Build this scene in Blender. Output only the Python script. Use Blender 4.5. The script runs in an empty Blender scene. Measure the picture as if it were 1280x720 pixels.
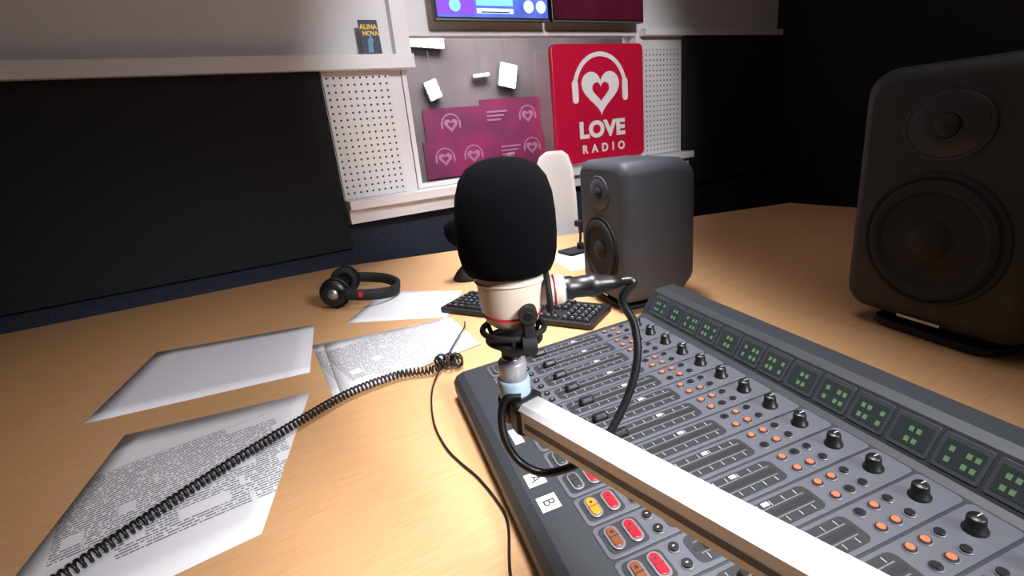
import bpy, math, random
from mathutils import Matrix, Vector
random.seed(4)
sc=bpy.context.scene
try: sc.view_settings.view_transform='Standard'
except Exception: pass

# ------------------------------------------------------------ materials
def lin(c):
    return tuple(((v/255)/12.92 if v/255<=.04045 else ((v/255+.055)/1.055)**2.4) for v in c)+(1,)
def mat(name,rgb,rough=.5,metal=0,emit=0,bump=0,bscale=200,var=0,vscale=20,rgb2=None):
    m=bpy.data.materials.new(name);m.use_nodes=True
    nt=m.node_tree;b=nt.nodes['Principled BSDF']
    b.inputs['Base Color'].default_value=lin(rgb);b.inputs['Roughness'].default_value=rough
    b.inputs['Metallic'].default_value=metal
    if emit:
        b.inputs['Emission Color'].default_value=lin(rgb);b.inputs['Emission Strength'].default_value=emit
    tc=nt.nodes.new('ShaderNodeTexCoord')
    if var:
        n=nt.nodes.new('ShaderNodeTexNoise');n.inputs['Scale'].default_value=vscale;n.inputs['Detail'].default_value=4
        nt.links.new(tc.outputs['Object'],n.inputs['Vector'])
        r=nt.nodes.new('ShaderNodeValToRGB')
        c=lin(rgb);r.color_ramp.elements[0].position=.3;r.color_ramp.elements[1].position=.7
        r.color_ramp.elements[0].color=tuple(x*(1-var) for x in c[:3])+(1,)
        r.color_ramp.elements[1].color=tuple(min(1,x*(1+var)) for x in c[:3])+(1,)
        if rgb2: r.color_ramp.elements[0].color=lin(rgb2)
        nt.links.new(n.outputs['Fac'],r.inputs['Fac']);nt.links.new(r.outputs['Color'],b.inputs['Base Color'])
    if bump:
        n=nt.nodes.new('ShaderNodeTexNoise');n.inputs['Scale'].default_value=bscale
        nt.links.new(tc.outputs['Object'],n.inputs['Vector'])
        bp=nt.nodes.new('ShaderNodeBump');bp.inputs['Strength'].default_value=bump;bp.inputs['Distance'].default_value=.001
        nt.links.new(n.outputs['Fac'],bp.inputs['Height']);nt.links.new(bp.outputs['Normal'],b.inputs['Normal'])
    return m
def mnode(nt,op,a,b=None,c=None):
    n=nt.nodes.new('ShaderNodeMath');n.operation=op
    for i,v in enumerate((a,b,c)):
        if v is None: continue
        if isinstance(v,(int,float)): n.inputs[i].default_value=v
        else: nt.links.new(v,n.inputs[i])
    return n.outputs[0]
def perf_mat():
    m=mat('perforated_board',(222,219,220),.6);nt=m.node_tree;b=nt.nodes['Principled BSDF']
    tc=nt.nodes.new('ShaderNodeTexCoord');sp=nt.nodes.new('ShaderNodeSeparateXYZ');nt.links.new(tc.outputs['Object'],sp.inputs[0])
    def cell(o): return mnode(nt,'SUBTRACT',mnode(nt,'FRACT',mnode(nt,'DIVIDE',o,.0265)),.5)
    x=cell(sp.outputs['X']);z=cell(sp.outputs['Z'])
    d=mnode(nt,'SQRT',mnode(nt,'ADD',mnode(nt,'MULTIPLY',x,x),mnode(nt,'MULTIPLY',z,z)))
    f=mnode(nt,'LESS_THAN',d,.17)
    mx=nt.nodes.new('ShaderNodeMix');mx.data_type='RGBA'
    mx.inputs[6].default_value=lin((222,219,220));mx.inputs[7].default_value=lin((40,38,40))
    nt.links.new(f,mx.inputs[0]);nt.links.new(mx.outputs[2],b.inputs['Base Color'])
    return m
def paper_mat(name,rot=0,margin=.02):
    m=mat(name,(222,220,222),.7);nt=m.node_tree;b=nt.nodes['Principled BSDF']
    tc=nt.nodes.new('ShaderNodeTexCoord');sp=nt.nodes.new('ShaderNodeSeparateXYZ');nt.links.new(tc.outputs['Object'],sp.inputs[0])
    X=sp.outputs['X'];Y=sp.outputs['Y']
    yy=mnode(nt,'DIVIDE',Y,.0062)
    row=mnode(nt,'LESS_THAN',mnode(nt,'FRACT',yy),.5)
    cb=nt.nodes.new('ShaderNodeCombineXYZ')
    nt.links.new(mnode(nt,'MULTIPLY',X,300),cb.inputs[0]);nt.links.new(mnode(nt,'MULTIPLY',mnode(nt,'FLOOR',yy),7.3),cb.inputs[1])
    n=nt.nodes.new('ShaderNodeTexNoise');n.inputs['Scale'].default_value=1;n.inputs['Detail'].default_value=1;nt.links.new(cb.outputs[0],n.inputs['Vector'])
    w=mnode(nt,'GREATER_THAN',n.outputs['Fac'],.42)
    cb2=nt.nodes.new('ShaderNodeCombineXYZ')
    nt.links.new(mnode(nt,'MULTIPLY',X,9),cb2.inputs[0]);nt.links.new(mnode(nt,'MULTIPLY',mnode(nt,'FLOOR',mnode(nt,'DIVIDE',Y,.0248)),3.1),cb2.inputs[1])
    n2=nt.nodes.new('ShaderNodeTexNoise');n2.inputs['Scale'].default_value=1;nt.links.new(cb2.outputs[0],n2.inputs['Vector'])
    w2=mnode(nt,'GREATER_THAN',n2.outputs['Fac'],.40)
    f=mnode(nt,'MULTIPLY',mnode(nt,'MULTIPLY',row,w),w2)
    mxm=mnode(nt,'MULTIPLY',mnode(nt,'LESS_THAN',mnode(nt,'ABSOLUTE',X),.15),mnode(nt,'LESS_THAN',mnode(nt,'ABSOLUTE',Y),.125))
    f=mnode(nt,'MULTIPLY',mnode(nt,'MULTIPLY',f,mxm),.78)
    mx=nt.nodes.new('ShaderNodeMix');mx.data_type='RGBA'
    mx.inputs[6].default_value=lin((218,216,220));mx.inputs[7].default_value=lin((56,56,64))
    nt.links.new(f,mx.inputs[0]);nt.links.new(mx.outputs[2],b.inputs['Base Color'])
    return m
def wood_mat():
    m=mat('beech_laminate',(206,152,102),.5);nt=m.node_tree;b=nt.nodes['Principled BSDF']
    tc=nt.nodes.new('ShaderNodeTexCoord');mp=nt.nodes.new('ShaderNodeMapping');mp.inputs['Scale'].default_value=(7,90,5);mp.inputs['Rotation'].default_value=(0,0,math.radians(14))
    nt.links.new(tc.outputs['Object'],mp.inputs[0])
    n=nt.nodes.new('ShaderNodeTexNoise');n.inputs['Scale'].default_value=2.2;n.inputs['Detail'].default_value=6;n.inputs['Distortion'].default_value=.3
    nt.links.new(mp.outputs[0],n.inputs['Vector'])
    r=nt.nodes.new('ShaderNodeValToRGB');r.color_ramp.elements[0].position=.3;r.color_ramp.elements[1].position=.7
    r.color_ramp.elements[0].color=lin((194,147,102));r.color_ramp.elements[1].color=lin((204,158,113))
    nt.links.new(n.outputs['Fac'],r.inputs['Fac']);nt.links.new(r.outputs['Color'],b.inputs['Base Color'])
    return m
WHITE=mat('white_paint',(224,222,224),.5,bump=.1,bscale=80)
WHITE2=mat('white_sill',(232,228,232),.35)
CARPET=mat('dark_wall_carpet',(42,46,60),.95,bump=.6,bscale=300,var=.5,vscale=180)
CHAR=mat('charcoal_acoustic_fabric',(28,28,32),.95,bump=.5,bscale=250,var=.3,vscale=120)
FLOORM=mat('floor_carpet',(44,42,46),.95,bump=.5,bscale=250,var=.3,vscale=90)
CEIL=mat('ceiling_tile',(215,213,210),.8)
WOOD=wood_mat();PERF=perf_mat()
BLACK=mat('black_plastic',(16,16,18),.38)
BLACKM=mat('matte_black',(13,13,15),.75)
FOAM=mat('black_foam',(5,5,9),1.0,bump=.8,bscale=1400,var=.35,vscale=900)
FOAM.node_tree.nodes['Principled BSDF'].inputs['Specular IOR Level'].default_value=.1
CREAM=mat('champagne_metal',(222,208,192),.42,.1)
RED=mat('red_ring',(190,22,36),.4)
GREYP=mat('grey_post',(158,160,164),.4,.2)
BLUEP=mat('pale_blue_collar',(160,182,196),.45)
ALU=mat('anodised_aluminium',(200,198,198),.42,.25)
ALUD=mat('arm_slot',(70,70,74),.5,.3)
SPK=mat('speaker_enclosure',(62,64,72),.55,bump=.15,bscale=500)
SPKK=mat('speaker_enclosure_black',(24,24,28),.6,bump=.15,bscale=500)
SPKD=mat('speaker_cone',(22,22,27),.6)
PAPER=mat('paper',(216,214,220),.7)
PRINT=paper_mat('printed_paper')
CHROME=mat('chrome',(200,200,204),.2,.9)
SILVER=mat('silver_xlr',(170,168,166),.3,.8)

# ------------------------------------------------------------ mesh builder
def T(x=0,y=0,z=0): return Matrix.Translation((x,y,z))
def R(a,ax='Z'): return Matrix.Rotation(math.radians(a),4,ax)
def rrect(w,h,r,n=5):
    r=min(r,w/2-1e-5,h/2-1e-5);p=[]
    for cx,cy,a0 in ((w/2-r,h/2-r,0),(-w/2+r,h/2-r,90),(-w/2+r,-h/2+r,180),(w/2-r,-h/2+r,270)):
        for i in range(n+1):
            a=math.radians(a0+90*i/n);p.append((cx+r*math.cos(a),cy+r*math.sin(a)))
    return p
class MB:
    def __init__(s): s.v=[];s.f=[];s.m=[];s.sm=[];s.mats=[]
    def mi(s,m):
        if m not in s.mats: s.mats.append(m)
        return s.mats.index(m)
    def loft(s,loops,m,M=None,caps=(True,True),smooth=True,closed=True):
        M=M or Matrix();k=s.mi(m);base=len(s.v);n=len(loops[0])
        for L in loops:
            for p in L: s.v.append(tuple(M@Vector(p)))
        for i in range(len(loops)-1):
            for j in range(n if closed else n-1):
                a=base+i*n+j;b=base+i*n+(j+1)%n
                s.f.append((a,b,b+n,a+n));s.m.append(k);s.sm.append(smooth)
        if caps[0]: s.f.append(tuple(base+j for j in range(n))[::-1]);s.m.append(k);s.sm.append(False)
        if caps[1]: s.f.append(tuple(base+(len(loops)-1)*n+j for j in range(n)));s.m.append(k);s.sm.append(False)
    def rbox(s,m,cx,cy,z0,z1,w,h,r=.003,ch=.001,M=None,n=4):
        ch=min(ch,(z1-z0)/2.01)
        L=[]
        for ins,z in ((ch,z0),(0,z0+ch),(0,z1-ch),(ch*.3,z1-ch*.3),(ch,z1)):
            L.append([(cx+x,cy+y,z) for x,y in rrect(w-2*ins,h-2*ins,max(r-ins,.0002),n)])
        s.loft(L,m,M,smooth=False)
    def box(s,m,x0,x1,y0,y1,z0,z1,M=None):
        s.loft([[(x0,y0,z),(x1,y0,z),(x1,y1,z),(x0,y1,z)] for z in (z0,z1)],m,M,smooth=False)
    def lathe(s,m,prof,M=None,n=32,smooth=True):
        L=[[(max(r,1e-5)*math.cos(2*math.pi*i/n),max(r,1e-5)*math.sin(2*math.pi*i/n),z) for i in range(n)] for r,z in prof]
        s.loft(L,m,M,smooth=smooth)
    def cyl(s,m,r,z0,z1,M=None,n=24,ch=0):
        ch=ch or r*.06
        L=[(r-ch,z0),(r,z0+ch),(r,z1-ch),(r-ch,z1)]
        s.lathe(m,L,M,n,smooth=False)
    def prism(s,m,poly,z0,z1,M=None):
        s.loft([[(x,y,z) for x,y in poly] for z in (z0,z1)],m,M,smooth=False)
    def torus(s,m,R_,r,M=None,n=32,k=10,a0=0,a1=360):
        full=abs(a1-a0)>=360;L=[]
        for i in range(n+1):
            a=math.radians(a0+(a1-a0)*i/n)
            L.append([((R_+r*math.cos(2*math.pi*j/k))*math.cos(a),(R_+r*math.cos(2*math.pi*j/k))*math.sin(a),r*math.sin(2*math.pi*j/k)) for j in range(k)])
        s.loft(L,m,M,caps=(not full,not full))
    def tube(s,m,pts,r,M=None,k=8,res=8,sec=None):
        P=catmull(pts,res);L=[];up=Vector((0,0,1));prev=None
        for i,p in enumerate(P):
            t=(P[min(i+1,len(P)-1)]-P[max(i-1,0)]).normalized()
            if prev is None:
                a=t.cross(up)
                if a.length<.1: a=t.cross(Vector((1,0,0)))
                a.normalize()
            else:
                a=(prev-t*prev.dot(t)).normalized()
            prev=a;b=t.cross(a)
            if sec: L.append([p+a*x+b*y for x,y in sec])
            else: L.append([p+a*r*math.cos(2*math.pi*j/k)+b*r*math.sin(2*math.pi*j/k) for j in range(k)])
        s.loft(L,m,M)
    def obj(s,name,parent=None,M=None):
        me=bpy.data.meshes.new(name);me.from_pydata(s.v,[],s.f)
        for m in s.mats: me.materials.append(m)
        me.polygons.foreach_set('material_index',s.m);me.polygons.foreach_set('use_smooth',s.sm)
        me.update()
        import bmesh
        bm=bmesh.new();bm.from_mesh(me);bmesh.ops.recalc_face_normals(bm,faces=bm.faces);bm.to_mesh(me);bm.free()
        o=bpy.data.objects.new(name,me);bpy.context.collection.objects.link(o)
        if parent: o.parent=parent
        if M is not None: o.matrix_basis=M
        return o
def catmull(pts,res):
    pts=[Vector(p) for p in pts]
    if res<=1 or len(pts)<3: return pts
    out=[];n=len(pts)
    for i in range(n-1):
        p0=pts[max(i-1,0)];p1=pts[i];p2=pts[i+1];p3=pts[min(i+2,n-1)]
        for j in range(res):
            t=j/res
            out.append(.5*((2*p1)+(p2-p0)*t+(2*p0-5*p1+4*p2-p3)*t*t+(3*p1-p0-3*p2+p3)*t**3))
    out.append(pts[-1]);return out
def empty(name,M=None):
    o=bpy.data.objects.new(name,None);o.empty_display_size=.05;bpy.context.collection.objects.link(o)
    if M is not None: o.matrix_basis=M
    return o
def simple(name,m,x0,x1,y0,y1,z0,z1):
    b=MB();cx,cy,cz=(x0+x1)/2,(y0+y1)/2,(z0+z1)/2
    b.box(m,x0-cx,x1-cx,y0-cy,y1-cy,z0-cz,z1-cz);return b.obj(name,None,T(cx,cy,cz))
def text(name,body,size,m,M,parent,extrude=.0004,offset=0,space=1):
    c=bpy.data.curves.new(name,'FONT');c.body=body;c.size=size;c.extrude=extrude;c.offset=offset
    c.align_x='CENTER';c.align_y='CENTER';c.space_character=space
    t=bpy.data.objects.new('tmp',c);bpy.context.collection.objects.link(t)
    dg=bpy.context.evaluated_depsgraph_get();dg.update()
    me=bpy.data.meshes.new_from_object(t.evaluated_get(dg));bpy.data.objects.remove(t)
    me.materials.clear();me.materials.append(m)
    o=bpy.data.objects.new(name,me);bpy.context.collection.objects.link(o);o.parent=parent;o.matrix_basis=M
    return o

# ------------------------------------------------------------ room shell
WY=2.20   # face of the studio window wall
XL,XR,YB,H=-1.7,3.3,-1.6,2.7
simple('floor',FLOORM,XL-.1,XR+.1,YB-.1,4.4,-.1,0)
simple('ceiling',CEIL,XL-.1,XR+.1,YB-.1,4.4,H,H+.1)
simple('wall_left',CHAR,XL-.1,XL,YB,4.3,0,H)
simple('wall_right',CHAR,XR,XR+.1,YB,4.3,0,H)
simple('wall_rear',CHAR,XL-.1,XR+.1,YB-.1,YB,0,H)
simple('wall_front_lower',CARPET,XL,XR,WY,WY+.12,0,.90)
simple('wall_front_sill',WHITE,.755,2.10,WY,WY+.12,.90,1.0)
simple('wall_front_top',WHITE,XL,XR,WY,WY+.12,1.652,H)
simple('wall_front_left',WHITE,XL,.755,WY,WY+.12,.90,1.652)
simple('wall_front_right',WHITE,2.10,XR,WY,WY+.12,.90,1.652)
simple('perforated_panel',PERF,.43,.70,WY-.014,WY-.001,1.001,1.499)
simple('perforated_panel.001',PERF,2.13,2.40,WY-.014,WY-.001,1.001,1.56)
simple('dim_side_panel',CHAR,XL+.01,.42,WY-.035,WY-.001,.80,1.499)  # added dark panel, keeps the left side dim
simple('dim_side_panel.001',CHAR,2.43,XR-.01,WY-.035,WY-.001,.80,1.62)  # same added dark panel for the right side
simple('trim_1',WHITE2,.425,2.42,WY-.11,WY-.001,.965,1.0)
simple('trim_2',WHITE2,.425,2.42,WY-.07,WY-.001,.905,.964)
simple('trim_3',WHITE2,XL+.01,.80,WY-.07,WY-.001,1.500,1.552)
simple('trim_4',WHITE2,2.11,XR-.01,WY-.05,WY-.001,1.625,1.66)
simple('trim_5',WHITE2,.735,.80,WY-.045,WY-.001,1.553,H-.01)
# window frame + glass
we=empty('window_1',T(1.43,WY,1.32))
b=MB()
for x0,x1,z0,z1 in ((-.672,-.652,-.318,.33),(.65,.668,-.318,.33),(-.652,.65,.31,.33),(-.652,.65,-.318,-.30)):
    b.box(WHITE2,x0,x1,-.006,.05,z0,z1)
b.box(GREYP,-.652,-.640,.03,.05,-.30,.31)
b.obj('frame',we)
g=bpy.data.materials.new('window_glass');g.use_nodes=True;nt=g.node_tree;nt.nodes.clear()
o_=nt.nodes.new('ShaderNodeOutputMaterial');mx=nt.nodes.new('ShaderNodeMixShader');tr=nt.nodes.new('ShaderNodeBsdfTransparent');gl=nt.nodes.new('ShaderNodeBsdfGlossy')
tr.inputs[0].default_value=(.84,.86,.86,1);gl.inputs['Roughness'].default_value=.02;mx.inputs[0].default_value=.14
nt.links.new(tr.outputs[0],mx.inputs[1]);nt.links.new(gl.outputs[0],mx.inputs[2]);nt.links.new(mx.outputs[0],o_.inputs[0])
b=MB();b.box(g,-.652,.65,.036,.042,-.30,.31);b.obj('glass',we)

# made-up room behind the glass, standing in for reflections in it
MAUVE=mat('mauve_backdrop',(142,128,132),.8,var=.35,vscale=1.6)
MAG=mat('magenta_reflection',(182,58,112),.5,var=.25,vscale=3.2,rgb2=(126,72,102))  # patchy magenta, a glass reflection put into the colour
PINK=mat('pink_reflection',(220,150,186),.5)
simple('reflection_backdrop',MAUVE,XL,XR,3.65,3.75,0,H)  # added backdrop for the reflection stand-ins
LAMPREFL=mat('lamp_reflection_glow',(255,250,240),.5,emit=4)  # glow imitates ceiling lights reflected in the glass
def heart(s,n=40,fy=1.0):
    P=[]
    for i in range(n):
        t=2*math.pi*i/n
        P.append((s*16*math.sin(t)**3/17, s*fy*(13*math.cos(t)-5*math.cos(2*t)-2*math.cos(3*t)-math.cos(4*t)+2)/17))
    return P
def ring(b,m,out,inn,z0,z1,M):
    L=[[(x,y,z0) for x,y in out],[(x,y,z1) for x,y in out],[(x,y,z1) for x,y in inn],[(x,y,z0) for x,y in inn],[(x,y,z0) for x,y in out]]
    b.loft(L,m,M,caps=(False,False),smooth=False)
def logo(b,m,M,s):
    """heart ring inside headphones; s = overall half width, origin at the arc centre"""
    hs=s*.72;dy=-.10*s
    ring(b,m,[(x,y*.95+dy) for x,y in heart(hs)],[(x,y*.95+dy+.02*s) for x,y in heart(hs*.46)],0,.02*s,M)
    Rr=s*.91;w=s*.06;z1=.02*s
    A=[math.radians(14+152*i/28) for i in range(29)];L=[]
    for a in A:
        c,q=math.cos(a),math.sin(a)
        L.append([((Rr+w)*c,(Rr+w)*q,0),((Rr+w)*c,(Rr+w)*q,z1),((Rr-w)*c,(Rr-w)*q,z1),((Rr-w)*c,(Rr-w)*q,0)])
    b.loft(L,m,M,smooth=False)
    for sx in (-1,1):
        b.rbox(m,sx*s*.90,-.04*s,0,z1*1.05,s*.20,s*.62,s*.1,.0003,M)
FR=R(90,'X')   # local XY plane -> XZ plane facing -Y
be=empty('reflected_banner',T(1.86,3.64,1.22))  # stands in for pink banners mirrored in the window
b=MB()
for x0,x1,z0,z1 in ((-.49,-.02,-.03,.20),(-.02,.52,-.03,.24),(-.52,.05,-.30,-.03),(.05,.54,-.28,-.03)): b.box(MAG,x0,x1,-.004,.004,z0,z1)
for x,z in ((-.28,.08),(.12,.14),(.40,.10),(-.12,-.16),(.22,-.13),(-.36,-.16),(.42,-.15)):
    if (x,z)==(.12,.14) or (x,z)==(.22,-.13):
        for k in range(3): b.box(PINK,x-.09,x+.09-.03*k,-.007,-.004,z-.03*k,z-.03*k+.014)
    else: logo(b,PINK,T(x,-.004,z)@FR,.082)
b.obj('reflection_sheets',be)
for nm,x,z,w,h,tl in (('reflected_lamp',2.09,1.62,.15,.17,12),('reflected_lamp.001',1.46,1.545,.10,.13,-18),('reflected_lamp.002',1.86,1.63,.14,.024,-4),('reflected_lamp.003',1.42,1.87,.34,.09,4)):  # made-up fixtures in place of reflected ceiling lights
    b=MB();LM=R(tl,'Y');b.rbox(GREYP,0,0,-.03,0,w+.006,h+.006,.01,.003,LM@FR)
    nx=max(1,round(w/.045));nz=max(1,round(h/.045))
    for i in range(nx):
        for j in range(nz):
            b.rbox(LAMPREFL,(i+.5)/nx*w-w/2,(j+.5)/nz*h-h/2,.0,.006,w/nx-.001,h/nz-.001,.010,.002,LM@FR)
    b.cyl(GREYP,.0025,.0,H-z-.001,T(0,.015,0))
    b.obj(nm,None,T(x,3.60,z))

# ------------------------------------------------------------ radio station sign
SR=mat('sign_red_acrylic',(204,22,62),.35);SW=mat('sign_white',(245,240,242),.4)
se=empty('radio_station_sign',T(1.797,2.156,1.301))
b=MB();b.rbox(SR,0,0,-.03,0,.592,.572,.03,.004,FR,n=6)
logo(b,SW,T(-.002,0,.072)@FR,.182)
b.obj('board',se)
text('lettering_1','LOVE',.108,SW,T(0,-.001,-.128)@FR@Matrix.Scale(1.13,4,(1,0,0)),se,.0015,.0055,1.06)
text('lettering_2','RADIO',.058,SW,T(0.006,-.001,-.222)@FR,se,.0015,.0018,1.95)

# ------------------------------------------------------------ wall screens
SCB=mat('screen_blue',(78,98,190),.3,emit=.9,var=.5,vscale=9);SCR=mat('screen_maroon',(70,18,34),.25,emit=.35,var=.4,vscale=5)
UI1=mat('ui_cyan',(120,190,230),.3,emit=1.0);UI2=mat('ui_violet',(120,70,190),.3,emit=.9);UI3=mat('ui_pale',(190,200,235),.3,emit=1.0)
for nm,x,sm in (('wall_monitor',1.185,SCB),('wall_monitor.001',1.765,SCR)):
    te=empty(nm,T(x,2.10,1.843))
    b=MB();b.rbox(BLACK,0,0,-.03,0,.565,.345,.008,.003,FR);b.box(BLACKM,-.12,.12,.03,.099,-.09,.09)
    b.box(SILVER,-.28,.28,-.0015,0,-.172,-.166)
    b.obj('housing',te)
    b=MB();b.box(sm,-.272,.272,-.002,-.0005,-.160,.160)
    if sm is SCB:
        b.box(UI2,-.272,-.10,-.003,-.0021,-.15,-.06);b.box(UI3,-.09,.09,-.003,-.0021,-.145,-.125);b.box(UI1,-.09,.09,-.003,-.0021,-.115,-.08)
        for sx in (-.19,.17,.235): b.cyl(UI3 if sx>0 else UI1,.026,0,.001,T(sx,-.0031,-.115)@FR)
        b.box(BLACK,-.07,.07,-.004,-.0031,-.142,-.138)
    else:
        b.box(UI2,.02,.2,-.003,-.0021,.0,.06)
    b.obj('screen',te)

# poster card on shelf
YEL=mat('card_yellow',(228,190,50),.5);NAVY=mat('card_navy',(24,36,66),.5);SKIN=mat('card_blue',(90,140,170),.5)
pe=empty('small_poster',T(.632,2.138,1.615)@R(-6,'X'))
b=MB();b.box(NAVY,-.038,.038,-.001,.001,-.062,.062)
b.obj('card',pe)
text('lettering_1','ALINA',.024,YEL,T(0,-.0016,.036)@FR,pe,.0004,.0012,1)
text('lettering_2','NOVA',.022,YEL,T(.004,-.0016,.012)@FR,pe,.0004,.0012,1)
b=MB()
L=[]
for z,w,x in ((-.058,.022,-.006),(-.03,.018,-.004),(-.012,.024,0),(-.002,.008,.002),(.006,.010,.002),(.012,.006,.002)):
    L.append([(x-w/2,-.0022,z),(x+w/2,-.0022,z),(x+w/2,-.001,z),(x-w/2,-.001,z)])
b.loft(L,SKIN,smooth=False);b.obj('figure_print',pe)

# ------------------------------------------------------------ desk
DZ=.75
poly=[(-1.62,2.14),(.32,2.085),(1.312,1.77),(2.35,1.45),(2.35,-.55),(.0,-.55),(-.03,.18),(-.10,.25),(-.30,.28),(-1.62,.30)]
b=MB();b.prism(WOOD,poly,DZ-.028,DZ)
for x,y in ((-1.5,.4),(-1.5,2.0),(.3,1.95),(2.2,1.35),(2.2,-.45),(.1,-.42),(.2,.9)):
    b.cyl(GREYP,.03,0.0,DZ-.028,T(x,y,0))
b.obj('studio_desk')

# ------------------------------------------------------------ microphone (axis C)
C=(.183,.352)
LZ=.007
me_=empty('studio_microphone',T(C[0]+.002,C[1]-.001,1.0)@Matrix.Rotation(math.radians(1.6),4,'Y')@T(0,0,-1.0))
b=MB()
fo=[(0,1.092),(.030,1.092),(.0345,1.094),(.0375,1.101),(.0395,1.112),(.0402,1.128),(.0398,1.145),(.0380,1.162),(.0340,1.176),(.0275,1.1855),(.018,1.191),(.009,1.1932),(0,1.1936)]
b.lathe(FOAM,[(r*1.02,1.100+(z-1.092)*.905) for r,z in fo],n=48)
b.obj('foam_windscreen',me_)
b=MB();LM=T(0,0,LZ)
b.lathe(CREAM,[(0,1.10),(.0285,1.10),(.0285,1.088),(.0275,1.082),(.0262,1.064),(.0225,1.052),(.018,1.048),(0,1.048)],LM,n=40)
b.torus(RED,.0248,.0010,T(0,0,1.0582+LZ),n=40)
b.torus(CREAM,.0285,.001,T(0,0,1.087+LZ),n=40)
XD=Matrix.Rotation(math.atan2(-.474,.88),4,'Z')@R(90-3,'Y')@Matrix.Scale(.86,4,(0,0,1))   # local Z -> sideways out of the body
XM=T(0,0,1.072+LZ)@XD
b.lathe(CREAM,[(0,.015),(.011,.015),(.0115,.03),(.0125,.040),(.0128,.048),(.0115,.052),(0,.052)],XM)
b.torus(RED,.0124,.0009,XM@T(0,0,.0425),n=28)
b.obj('body',me_)
b=MB()
b.lathe(BLACK,[(0,.050),(.0098,.050),(.0102,.054),(.0102,.060),(.0090,.062),(.0092,.075),(.0100,.078),(.0100,.083),(.0085,.086),(.0065,.098),(.0045,.108),(0,.108)],XM)
b.torus(CHROME,.0099,.0007,XM@T(0,0,.053),n=24)
b.obj('xlr_plug',me_)
b=MB()
b.torus(BLACKM,.0265,.0026,T(0,0,1.043+LZ),n=40);b.torus(BLACKM,.0225,.0024,T(0,0,1.0335+LZ),n=36)
for a in range(0,360,60):
    x,y=math.cos(math.radians(a)),math.sin(math.radians(a))
    b.tube(BLACKM,[(x*.0265,y*.0265,1.044+LZ),(x*.0225,y*.0225,1.033+LZ)],.002)
b.lathe(BLACKM,[(0,1.036),(.019,1.036),(.021,1.030),(.014,1.025),(.0115,1.0205),(0,1.0205)],LM)
SWV=T(-.0015,-.0285,LZ)@R(-28)
b.rbox(BLACKM,0,0,1.028,1.070,.010,.010,.003,.001,SWV)
b.cyl(BLACKM,.0075,-.007,.007,SWV@T(0,0,1.064)@R(90,'X'))
b.cyl(BLACK,.0035,-.0078,.0078,SWV@T(0,0,1.064)@R(90,'X'))
b.cyl(BLACKM,.0085,-.006,.006,SWV@T(0,0,1.038)@R(90,'Z')@R(90,'X'))
b.torus(BLACKM,.0165,.0030,XM@T(0,0,.036)@R(0),n=28)
b.obj('shock_mount',me_)

# ------------------------------------------------------------ boom arm
ae=empty('microphone_boom_arm')
b=MB()
M0=T(C[0],C[1]+.002,.004)
b.lathe(CHROME,[(0,1.0225),(.0085,1.0225),(.0085,1.014),(0,1.014)],M0)
b.lathe(GREYP,[(0,1.016),(.0115,1.016),(.0125,1.013),(.0125,.995),(0,.995)],M0)
b.lathe(BLUEP,[(0,.999),(.0138,.999),(.0145,.996),(.0145,.984),(.0135,.980),(0,.980)],M0)
b.lathe(BLACK,[(0,.981),(.015,.981),(.0165,.977),(.0165,.962),(.014,.957),(0,.957)],M0)
b.rbox(BLACK,0,0,.956,.982,.030,.030,.008,.003,T(C[0]+.004,C[1]-.010,0)@R(-8.6))
ang=math.degrees(math.atan2(-.14-.345,.263-.186))
AM=T(.186,.340,.974)@R(ang,'Z')
Lh=.50
sec=[(-.0135,-.0125),(.0135,-.0125),(.0135,.0085),(.0095,.0125),(-.0095,.0125),(-.0135,.0085)]
b.loft([[(x,y,z) for y,z in sec] for x in (0,Lh)],ALU,AM,smooth=False)
b.box(ALUD,.012,Lh,.0135,.0139,-.0065,-.001,AM);b.box(ALUD,.012,Lh,-.0139,-.0135,-.0065,-.001,AM)
b.rbox(BLACK,-.001,0,-.0145,.0145,.012,.030,.003,.002,AM)
b.rbox(BLACK,Lh,0,-.02,.02,.05,.034,.01,.003,AM)
pp=AM@Vector((Lh,0,0))
b.cyl(ALU,.016,.77,.965,T(pp.x,pp.y,0));b.cyl(BLACK,.05,DZ+.0005,.775,T(pp.x,pp.y,0),ch=.004)
b.obj('arm',ae)
b=MB()
xe=me_.matrix_basis@XM@Vector((0,0,.1085))
b.tube(BLACK,[tuple(xe),(xe.x+.008,xe.y-.006,xe.z-.001),(.268,.305,1.066),(.274,.298,1.045),(.270,.290,1.020),(.258,.286,.994),(.240,.286,.968),(.222,.289,.948),(.203,.296,.936),(.180,.312,.929),(.166,.328,.938),(.160,.338,.958),(.163,.345,.978),(.170,.345,.990),(.181,.340,.990)],.0036,k=10,res=8)
b.obj('xlr_cable',ae)

# ------------------------------------------------------------ mixing console
mixM=T(.280,.774,.80)@R(-12.0)@R(-5,'Y')
mix=empty('mixing_console',mixM)
CB=mat('console_body',(38,41,46),.5,bump=.1,bscale=500);CP=mat('console_plate',(82,83,91),.45,.2);CI=mat('console_inlay',(30,31,35),.5)
RIM=mat('button_rim',(118,118,123),.35,.4);SLOT=mat('fader_slot',(10,10,12),.6);TICK=mat('tick_white',(180,180,180),.6)
BR=mat('button_red',(200,20,36),.3,emit=.6);BA=mat('button_amber',(226,110,24),.3,emit=.8);BD=mat('button_dim_red',(90,24,28),.3,emit=.1);BDA=mat('button_dim_amber',(110,62,34),.3,emit=.15);BG=mat('button_dark',(46,50,46),.3)
BO=mat('button_orange_small',(172,92,64),.35,emit=.12)
LCD=mat('lcd_glass',(44,50,50),.25);LCDD=mat('lcd_digit',(92,118,86),.3,emit=.12);LCDB=mat('lcd_bezel',(56,58,63),.4)
U1=.79
b=MB()
tn=math.tan(math.radians(5))
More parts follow.
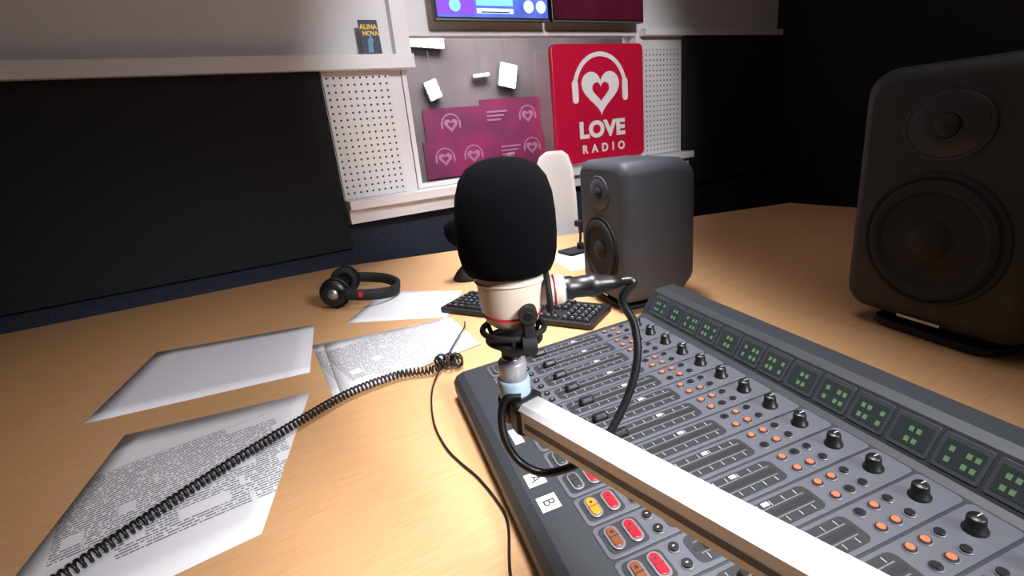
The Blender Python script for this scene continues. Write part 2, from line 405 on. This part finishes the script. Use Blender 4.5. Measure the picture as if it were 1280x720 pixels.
prof=[(.003,-.0485),(-.003,-.036),(-.002,-.014),(.006,-.004),(.018,0),(.392,0),(.400,.004),(.428,.042),(.440,.047),(.470,.046),(.478,.036),(.478,-.0485-.478*tn)]
b.loft([[(x+(.004 if k in(0,3) else 0)*(1 if x<.2 else -1),y,z-(.003 if (k in(0,3) and z>-.03) else 0)) for x,z in prof] for k,y in enumerate((.012,.006,-U1+.006,-U1))],CB,smooth=False)
NCH=16
lit1=[BG,BD,BDA,BD,BG,BDA,BG,BG,BA,BDA,BDA,BG,BDA,BG,BA,BG]
for i in range(NCH):
    y=-(.029+.0468*i)
    pw=.0435
    b.rbox(CP,.224,y,0,.0012,.330,pw,.006,.0005)
    b.rbox(CI,.0855,y,.0012,.0018,.044,.036,.007,.0003)
    for k,(x,m) in enumerate(((.0755,lit1[i]),(.0965,BR))):
        if k==1 and i in (2,4): m=BD
        b.rbox(RIM,x,y,.0018,.0036,.0150,.0310,.0074,.0006,n=6)
        b.rbox(m,x,y,.0036,.0052,.0098,.0255,.0048,.0010,n=6)
        b.box(SLOT,x-.0050,x+.0050,y-.0006,y+.0006,.0050,.0054)
        b.box(SLOT,x-.0016,x+.0016,y+.004,y+.0075,.0050,.0053)
    for dy in (-.0105,.0105):
        b.cyl(RIM,.0062,.0012,.0024,T(.1195,y+dy,0),n=16);b.cyl(BLACK,.0052,.0024,.0048,T(.1195,y+dy,0),n=16)
        b.box(TICK,.1183,.1207,y+dy-.0007,y+dy+.0007,.0048,.0050)
    b.rbox(CI,.206,y,.0012,.0018,.150,.034,.008,.0003)
    b.rbox(SLOT,.206,y,.0018,.0022,.142,.0065,.003,.0001)
    b.rbox(RIM,.206,y-.0068,.0018,.0024,.135,.0012,.0005,.0001);b.rbox(RIM,.206,y+.0068,.0018,.0024,.135,.0012,.0005,.0001)
    for k in range(9):
        for dy in (-.0115,.0115): b.box(TICK,.143+k*.0155,.1436+k*.0155,y+dy-.003,y+dy+.003,.0018,.0021)
    b.box(TICK,.226,.234,y+.0095,y+.0145,.0018,.0024)
    fx=.158+ (0,.0,.0,.0,.002,.0,.004,.0,.0,.012,0,0,0,.02,0,0)[i]
    L=[]
    for ins,z in ((.0,.0022),(0,.008),(.0012,.0105)):
        L.append([(fx+a,y+c,z) for a,c in rrect(.024-2*ins,.0125-2*ins,.005)])
    L.append([(fx+a,y+c,.0125-.0025*(1-abs(a)/.010)) for a,c in rrect(.020,.009,.0035)])
    b.loft(L,BLACK,smooth=False)
    b.box(TICK,fx-.0004,fx+.0004,y-.004,y+.004,.0098,.0104)
    for x in (.2965,.3145):
        for dy in (-.0105,.0105):
            b.cyl(RIM,.0062,.0012,.0022,T(x,y+dy,0),n=18);b.cyl(SLOT,.0055,.0022,.0030,T(x,y+dy,0),n=18);b.cyl(BO if (i+int(x*1000)+(dy>0))%4 else BLACK,.0038,.0030,.0042,T(x,y+dy,0),n=18)
    for dy in (-.0105,.0105):
        b.cyl(RIM,.0055,.0012,.0024,T(.332,y+dy,0),n=16);b.cyl(BLACK,.0045,.0024,.0044,T(.332,y+dy,0),n=16)
    b.lathe(BLACK,[(0,.0012),(.0098,.0012),(.0098,.0030),(.0078,.0040),(.0072,.015),(.0062,.0165),(0,.0165)],T(.360,y,0),n=20)
    b.box(TICK,.3602,.3668,y-.0004,y+.0004,.0165,.0168)
    DM=T(.400,y,.004)@R(-53.6,'Y')
    b.rbox(LCDB,.024,0,-.0005,.0012,.038,.043,.003,.0004,DM)
    b.rbox(LCD,.024,0,.0012,.0016,.028,.036,.001,.0002,DM)
    for r_ in (.014,.026):
        for q in range(4):
            if (i+q+int(r_*1000))%3: b.box(LCDD,r_,r_+.0055,-.0150+q*.0075,-.0105+q*.0075,.0016,.0019,DM)
for u_,w_,h_ in ((.232,.036,.013),(.326,.024,.023),(.370,.024,.023)):
    o1=.006 if w_>.03 else -.001
    b.box(PAPER,.036-h_/2+o1,.036+h_/2+o1,-u_-w_/2,-u_+w_/2,.0001,.0005)
b.obj('console',mix)
INK=mat('ink',(24,24,28),.6)
text('label_1','GUEST',.0105,INK,T(.042,-.232,.0008)@R(-90),mix,.0001)
text('label_2','A',.020,INK,T(.035,-.326,.0008)@R(-90),mix,.0001)
text('label_3','B',.020,INK,T(.035,-.370,.0008)@R(-90),mix,.0001)

# ------------------------------------------------------------ studio monitors
def speaker(name,M,s,SK):
    e=empty(name,M@Matrix.Scale(s,4))
    W,Hh=.237,.345
    b=MB();L=[]
    for x,ins,rr in ((.0,.020,.022),(.003,.012,.028),(.010,.004,.032),(.022,.0,.034),(.13,.0,.034),(.175,.006,.036),(.205,.020,.04),(.220,.045,.05)):
        L.append([(x,yy,.024+Hh/2+zz) for yy,zz in rrect(W-2*ins,Hh-2*ins,rr,8)])
    b.loft(L,SK)
    b.rbox(SPKD,.10,0,.0,.012,.17,.17,.03,.003);b.rbox(SPKD,.10,0,.010,.028,.13,.12,.02,.002)
    b.obj('enclosure',e)
    b=MB()
    Wf=T(0,0,.024+.122)@R(-90,'Y')
    b.torus(BLACKM,.086,.004,Wf,n=48);b.torus(BLACKM,.072,.0085,Wf,n=48)
    b.lathe(BLACKM,[(.085,.0),(.085,.002),(.064,.0035),(.03,.0012),(.026,.0015),(.024,.006),(.014,.010),(0,.011)],Wf,n=48)
    Tf=T(0,0,.024+.268)@R(-90,'Y')
    b.torus(SK,.040,.003,Tf@Matrix.Scale(1.25,4,(0,1,0)),n=40)
    b.lathe(SK,[(.039,.0),(.037,.0025),(.017,.0012),(0,.0012)],Tf@Matrix.Scale(1.25,4,(0,1,0)),n=40)
    b.lathe(BLACKM,[(.0155,.001),(.0145,.004),(.008,.008),(0,.0095)],Tf,n=24);b.torus(BLACK,.0165,.002,Tf,n=24)
    b.box(SILVER,-.0008,.0,-.028,.028,.030,.0335)
    b.obj('drivers',e);return e
speaker('studio_monitor_speaker',T(.800,.985,DZ+.0005)@R(-12),1.0,SPK)
speaker('studio_monitor_speaker.001',T(1.08,.40,DZ+.0005)@R(-12),1.36,SPKK)  # invented second speaker, coloured dark so the right side stays dim

# ------------------------------------------------------------ keyboard
KEY=mat('key_black',(26,26,30),.45);KEYL=mat('key_legend',(150,150,155),.6);KBB=mat('keyboard_case',(18,18,21),.5)
def keyboard(name,M):
    b=MB();Wk,Dk=.445,.145
    b.rbox(KBB,0,0,.001,.014,Wk,Dk,.008,.002)
    def key(x,y,w,h=.0155,lg=True):
        L=[[(x+a,y+c,z) for a,c in rrect(w-2*i,h-2*i,.002,2)] for i,z in ((0,.014),(.0008,.019),(.0022,.0205))]
        b.loft(L,KEY,smooth=False)
        if lg: b.box(KEYL,x-.003,x+.001,y+.0005,y+.0042,.0205,.0207)
    for r in range(6):
        y=.058-r*.0212-(0 if r==0 else .004)
        if r==5:
            x=-.212
            for w in (.022,.019,.022,.108,.022,.019,.019,.022): key(x+w/2,y,w-.002,lg=(w<.05));x+=w
        else:
            off=(0,0,.006,.009,.014)[r];first=.0175+off
            x=-.212;key(x+first/2,y,first-.002);x+=first
            while x<.068-.020: key(x+.0093,y,.0166);x+=.0186
            key((x+.068)/2,y,.068-x-.002 if .068-x>.01 else .01)
        for q in range(3):
            if r in(3,): continue
            if r==4 and q!=1: continue
            key(.084+q*.0186,y,.0166)
        if r>0:
            for q in range(4):
                key(.148+q*.0186,y,.0166)
    return b.obj(name,None,M)
keyboard('computer_keyboard',T(.612,1.090,DZ+.0015)@R(-60))

# ------------------------------------------------------------ papers
def sheet(name,corners,z,m,nx=10,ny=8,bulge=.004,curl=0):
    cx=sum(c[0] for c in corners)/4;cy=sum(c[1] for c in corners)/4
    a=math.atan2(corners[1][1]-corners[0][1],corners[1][0]-corners[0][0])
    Mi=(T(cx,cy,0)@Matrix.Rotation(a,4,'Z')).inverted()
    b=MB();L=[]
    for j in range(ny+1):
        v=j/ny;row=[]
        for i in range(nx+1):
            u=i/nx
            x=(1-v)*((1-u)*corners[0][0]+u*corners[1][0])+v*((1-u)*corners[3][0]+u*corners[2][0])
            y=(1-v)*((1-u)*corners[0][1]+u*corners[1][1])+v*((1-u)*corners[3][1]+u*corners[2][1])
            h=bulge*math.sin(math.pi*u)*math.sin(math.pi*v)+curl*u**3*v
            p=Mi@Vector((x,y,h));row.append(tuple(p))
        L.append(row)
    b.loft(L,m,caps=(False,False),closed=False)
    o=b.obj(name,None,T(cx,cy,z)@Matrix.Rotation(a,4,'Z'))
    s=o.modifiers.new('thickness','SOLIDIFY');s.thickness=.0006;s.offset=1
    return o
sheet('paper_sheet',[(.205,1.365),(.437,1.200),(.570,1.385),(.375,1.585)],DZ+.0006,PAPER,bulge=.002,curl=.001)
sheet('printed_document',[(.105,.925),(.427,.972),(.440,1.178),(.125,1.245)],DZ+.003,PRINT,bulge=.004,curl=.003)
sheet('printed_document.001',[(.09,.95),(.40,.985),(.41,1.19),(.10,1.262)],DZ+.0006,PRINT,bulge=.001)
sheet('paper_sheet.001',[(.93,1.30),(1.13,1.25),(1.20,1.52),(.99,1.58)],DZ+.0006,PRINT,bulge=.001)
sheet('paper_sheet.002',[(-.34,1.17),(.07,1.10),(.13,1.42),(-.25,1.52)],DZ+.0006,PAPER,bulge=.003)
sheet('printed_document.002',[(-.36,.60),(-.06,.63),(.055,1.00),(-.26,1.06)],DZ+.0006,PRINT,bulge=.004)

# ------------------------------------------------------------ headphones
def headphones(name,M,s=1):
    e=empty(name,M@Matrix.Scale(s,4));b=MB()
    P=[(-.055,.078,.042),(-.03,.085,.040),(.01,.088,.034),(.05,.078,.028),(.08,.052,.022),(.094,.018,.019),(.094,-.018,.019),(.08,-.052,.022),(.05,-.078,.028),(.01,-.088,.034),(-.03,-.085,.040),(-.055,-.078,.042)]
    sec=[(-.0055,-.014),(.0055,-.014),(.0065,0),(.0055,.014),(-.0055,.014),(-.0065,0)]
    b.tube(BLACKM,P[1:-1],.006,res=6,sec=sec)
    for sy in (1,-1):
        b.tube(BLACK,[(.025,sy*.0865,.036),(-.005,sy*.089,.040),(-.045,sy*.086,.042)],.004,sec=[(-.003,-.010),(.003,-.010),(.003,.010),(-.003,.010)],res=3)
        b.box(RED,.006,.016,sy*.095-.001,sy*.095+.001,.030,.044) 
        CM=T(-.062,sy*.062,.042)@R(-90*sy,'X')
        b.lathe(BLACK,[(0,.022),(.022,.022),(.034,.018),(.038,.010),(.038,.0),(.034,-.002),(0,-.002)],CM,n=36)
        b.torus(BLACKM,.029,.0105,CM@T(0,0,-.008),n=36)
        b.lathe(SILVER,[(0,.0225),(.014,.0225),(.014,.0215),(0,.0215)],CM,n=28)
        b.torus(BLACK,.0405,.0026,CM@T(0,0,.010),n=24,a0=-95,a1=95)
    b.obj('headset',e);return e
headphones('headphones',T(.308,1.560,DZ+.0025)@R(-24),1.12)

# coiled cord on the desk
b=MB();pts=[];pa=[(-.30,.66),(-.22,.72),(-.10,.80),(.02,.868),(.12,.915),(.22,.925),(.285,.900),(.315,.915)]
P=catmull([(x,y,0) for x,y in pa],40);N=len(P);ph=0
for i,p in enumerate(P):
    if i==N-1: break
    t=(P[i+1]-p);d=t.length;t.normalize();nrm=Vector((-t.y,t.x,0))
    sub=3
    for k in range(sub):
        ph+=d/sub/.0080*2*math.pi
        q=p.lerp(P[i+1],k/sub)
        pts.append(q+nrm*.0068*math.cos(ph)+Vector((0,0,DZ+.0135+.0068*math.sin(ph))))
b.tube(BLACK,pts,.0021,k=6,res=2)
for k in range(9):
    a=k*1.1;cx,cy=.322+.016*math.cos(a*2),.905+.012*math.sin(a*1.7)
    b.torus(BLACK,.013,.0024,T(cx,cy,DZ+.0170+.002*(k%3))@R(40*k)@R(50+9*k,'X'),n=16,k=6)
b.tube(BLACK,[(.315,.905,DZ+.012),(.345,.96,DZ+.010),(.40,1.03,DZ+.012),(.435,1.075,DZ+.012),(.455,1.12,DZ+.006)],.0018,k=6)
b.tube(BLACK,[(.300,.900,DZ+.012),(.262,.85,DZ+.003),(.232,.78,DZ+.003),(.212,.71,DZ+.003),(.205,.645,DZ+.003),(.208,.60,DZ+.003),(.214,.556,DZ+.003),(.214,.50,DZ+.003),(.206,.455,DZ+.003),(.170,.385,DZ+.003),(.14,.30,DZ+.003),(.10,.15,DZ+.003)],.0018,k=6)
b.obj('coiled_cord')

# ------------------------------------------------------------ small black things behind the mic
e=empty('desk_microphone',T(.64,1.50,DZ+.0005))
b=MB();b.lathe(BLACKM,[(0,0),(.045,0),(.047,.006),(.03,.03),(.014,.045),(0,.045)]);b.tube(BLACK,[(0,0,.04),(-.004,0,.09),(-.012,.0,.13)],.006)
b.lathe(FOAM,[(0,-.04),(.022,-.036),(.034,-.015),(.036,.012),(.026,.036),(.010,.044),(0,.045)],T(-.02,0,.16)@R(-20,'Y'))
b.rbox(BLACKM,.02,0,.03,.10,.05,.06,.012,.006);b.obj('body',e)
e=empty('gooseneck_table_stand',T(1.12,1.50,DZ+.0025))
b=MB();b.rbox(BLACKM,0,0,0,.008,.16,.09,.01,.003);b.cyl(BLACK,.013,.008,.03);b.tube(BLACK,[(0,0,.03),(.004,0,.07),(-.004,.0,.10)],.005);b.cyl(BLACKM,.015,.095,.115,T(-.004,0,0));b.cyl(BLACK,.008,.008,.03,T(.05,.01,0));b.obj('base',e)

# ------------------------------------------------------------ white office chair beyond the desk
e=empty('office_chair',T(1.34,1.985,0)@R(40))
CH=mat('chair_white_leather',(228,222,220),.5)
b=MB();L=[]
for z,w,x in ((.58,.17,.02),(.62,.21,.03),(.75,.23,.035),(.90,.22,.045),(1.02,.19,.06),(1.08,.14,.07),(1.10,.08,.075)):
    L.append([(x+t*(.018)+.06*(abs(yy)/.14)**2*-1,yy,z) for yy,t in [(w/2*math.cos(a),math.sin(a)) for a in [2*math.pi*i/20 for i in range(20)]]])
b.loft(L,CH)
b.rbox(CH,-.10,0,.45,.52,.30,.34,.08,.02)
b.rbox(BLACK,.03,0,.40,.62,.02,.06,.005,.002);b.box(BLACK,-.1,.03,-.02,.02,.40,.43)
b.cyl(CHROME,.022,.08,.45,T(-.1,0,0))
for k in range(5):
    a=k*72+10;MM=T(-.1,0,0)@R(a)
    b.tube(BLACK,[(0,0,.10),(.10,0,.085),(.17,0,.065)],.014,MM);b.cyl(BLACK,.025,-.01,.01,MM@T(.17,0,.0255)@R(90,'X'))
b.obj('chair',e)

# ------------------------------------------------------------ lights
def area(name,loc,tgt,sx,sy,P,col=(.98,.98,1),spread=180):
    l=bpy.data.lights.new(name,'AREA');l.shape='RECTANGLE';l.size=sx;l.size_y=sy;l.energy=P;l.color=col;l.spread=math.radians(spread)
    o=bpy.data.objects.new(name,l);bpy.context.collection.objects.link(o);o.location=loc
    d=Vector(tgt)-Vector(loc);o.rotation_euler=d.to_track_quat('-Z','Y').to_euler();return o
l=area('centre_fill_strip',(.62,.95,2.62),(.62,.95,0),.35,2.3,14,spread=36)  # added narrow strip: brightens the centre band, sides stay dim
l.rotation_euler=(0,0,math.radians(-25))
l=bpy.data.lights.new('wall_fill_spot','SPOT');l.energy=235;l.spot_size=math.radians(38);l.spot_blend=.35;l.shadow_soft_size=.15;l.color=(.99,.98,1)  # added spot with a narrow cone, brightens only the wall centre
o=bpy.data.objects.new('wall_fill_spot',l);bpy.context.collection.objects.link(o);o.location=(.75,-.6,2.5)
o.rotation_euler=(Vector((1.38,2.2,1.34))-o.location).to_track_quat('-Z','Y').to_euler()
area('backdrop_fill',(1.6,2.9,2.6),(1.6,3.4,0.8),1.4,.5,60,(1,.97,.97))  # added light that brightens the made-up room behind the glass
w=bpy.data.worlds.new('world');sc.world=w;w.use_nodes=True
w.node_tree.nodes['Background'].inputs[0].default_value=(.95,.95,1,1);w.node_tree.nodes['Background'].inputs[1].default_value=.25
area('ceiling_light_soft',(.6,.3,2.66),(.6,.3,0),2.0,1.6,7)
area('room_fill_light',(.7,-1.1,2.0),(.28,.5,1.0),.6,.5,4.5,spread=40)  # added fill aimed at the microphone, no lamp of the room

# ------------------------------------------------------------ camera
th=math.radians(17.4);c_,s_=math.cos(th),math.sin(th)
Fh=Vector((.474,.8805,0)).normalized();Rr=Vector((Fh.y,-Fh.x,0))
Fv=Fh*c_+Vector((0,0,-s_));Up=Fh*s_+Vector((0,0,c_))
X=Rr*.99494-Up*.1005;Y=Rr*.1005+Up*.99494;Z=-Fv
cam=bpy.data.cameras.new('camera');cam.sensor_width=36;cam.lens=36*623/1280;cam.clip_start=.01
co=bpy.data.objects.new('camera',cam);bpy.context.collection.objects.link(co)
co.matrix_world=Matrix(((X.x,Y.x,Z.x,0),(X.y,Y.y,Z.y,0),(X.z,Y.z,Z.z,1.21),(0,0,0,1)))
sc.camera=co
